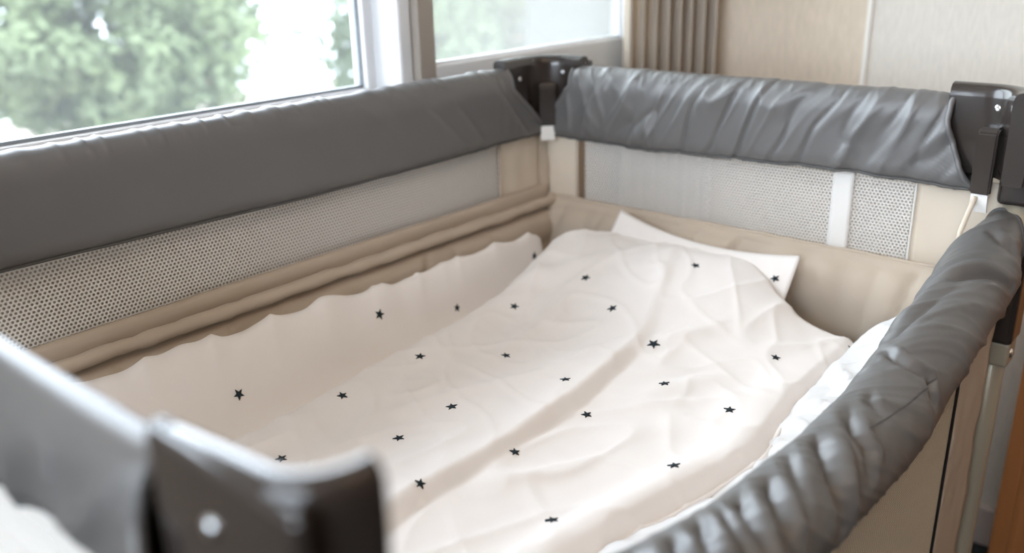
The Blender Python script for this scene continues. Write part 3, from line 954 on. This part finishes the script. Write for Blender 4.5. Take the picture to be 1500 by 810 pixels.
STARS = [(0.318, 0.588, 0.0068), (0.54, 0.609, 0.0072), (0.675, 0.605, 0.0061), (0.699, 0.52, 0.0067), (0.785, 0.465, 0.0068), (0.856, 0.338, 0.0066), (0.742, 0.391, 0.0072), (0.51, 0.505, 0.0067), (0.583, 0.434, 0.006), (0.701, 0.303, 0.0082), (0.765, 0.178, 0.0058), (0.39, 0.501, 0.0061), (0.447, 0.391, 0.0066), (0.56, 0.327, 0.0062), (0.628, 0.243, 0.0062), (0.527, 0.274, 0.0059), (0.374, 0.394, 0.0063), (0.624, 0.162, 0.0065), (0.275, 0.452, 0.006), (0.423, 0.283, 0.0054), (0.315, 0.3, 0.0055), (0.487, 0.146, 0.0063), (0.361, 0.188, 0.0064), (0.858, 0.616, 0.0067), (0.867, 0.129, 0.0046)]   # x, y, radius
for k, (x, y, r) in enumerate(STARS):
    an = (0.35, -0.5, 0.9, 0.1, -0.2, 0.6, -0.8)[k % 7]
    e = 0.004
    gx = (duvet_z(x + e, y) - duvet_z(x - e, y)) / (2 * e); gy = (duvet_z(x, y + e) - duvet_z(x, y - e)) / (2 * e)
    link('star', star_mesh((x, y, duvet_z(x, y)), (-gx, -gy, 1), r, an), M['star'], duvet, False)

# pillow: leans against the short liner wall
PC = [Vector((0.775, 0.545, 0.478)), Vector((0.775, 0.205, 0.478)), Vector((0.942, 0.232, 0.562)), Vector((0.942, 0.515, 0.578))]


def pillow_pt(u, v, sgn):
    # u: left(y high)->right, v: front->back ; edges pulled in between the corners
    a = u * 2 - 1; b = v * 2 - 1
    a2 = a * (1 - 0.035 * (1 - b * b)); b2 = b * (1 - 0.10 * (1 - a * a))
    uu, vv = (a2 + 1) / 2, (b2 + 1) / 2
    p = (PC[0].lerp(PC[1], uu)).lerp(PC[3].lerp(PC[2], uu), vv)
    p.z = 0.478 + (p.z - 0.478) * max(0.0, vv) ** 1.3
    th = (max(0, (1 - a ** 4)) ** .8) * (max(0, (1 - b ** 4)) ** .8)
    n = (PC[1] - PC[0]).cross(PC[3] - PC[0]).normalized()
    if n.z < 0: n = -n
    w = 0.002 * ns(u * 7, v * 5, 81) * th + 0.0035 * (ridged(u * 9 + v * 2, v * 2, 83) ** 4) * th * sstep(.6, 1, v)
    p = p + n * (sgn * (0.0012 + 0.0085 * th) + w)
    p.z -= 0.006 * (1 - a * a) * sstep(.6, 1, v)
    return p


v1, f1 = grid(60, 40, lambda u, v: pillow_pt(u, v, 1))
v2, f2 = grid(60, 40, lambda u, v: pillow_pt(u, v, -1))
k0 = len(v1); ff = list(f1) + [tuple(k0 + i for i in reversed(f)) for f in f2]
for i in range(59):
    for j in (0, 39):
        a, b = i * 40 + j, (i + 1) * 40 + j; f = (a, k0 + a, k0 + b, b); ff.append(f if j == 0 else f[::-1])
for j in range(39):
    for i in (0, 59):
        a, b = i * 40 + j, i * 40 + j + 1; f = (a, b, k0 + b, k0 + a); ff.append(f if i == 0 else f[::-1])
pillow = tag(link('pillow', mesh(v1 + v2, ff), M['white']), 'flat white pillow tucked under the duvet, its corners showing', 'pillow')
n_p = (PC[1] - PC[0]).cross(PC[3] - PC[0]).normalized()
if n_p.z < 0: n_p = -n_p
link('star', star_mesh(pillow_pt(0.93, 0.83, 1), n_p, 0.0062, 0.4), M['star'], pillow, False)


# white sheet tucked up along the dropped side
def sheet_pt(u, v):
    x = 0.075 + (0.945 - 0.075) * u
    yi = YP(min(x, 0.89)) + 0.012 - 0.02 * sstep(.885, .945, x); yo = 0.020
    zi = 0.473 + .01 * sstep(.87, .94, x); zo = zt_bc(x) - 0.034 - 0.030 * bc_mid(x) + .005 * ns(x * 8, 0, 92)
    zo = min(zo, 0.575)
    t = v
    y = yi + (yo - yi) * t; z = zi + (zo - zi) * (t ** 0.75)
    z += (0.010 * ns(x * 17, v * 3, 91) + (ridged(x * 20 + v * 1.2, v * 1.8, 93) ** 4) * 0.008 - (ridged(x * 31 - v, v * 2, 95) ** 5) * 0.006) * math.sin(math.pi * t) ** .7
    return Vector((x, y, z))


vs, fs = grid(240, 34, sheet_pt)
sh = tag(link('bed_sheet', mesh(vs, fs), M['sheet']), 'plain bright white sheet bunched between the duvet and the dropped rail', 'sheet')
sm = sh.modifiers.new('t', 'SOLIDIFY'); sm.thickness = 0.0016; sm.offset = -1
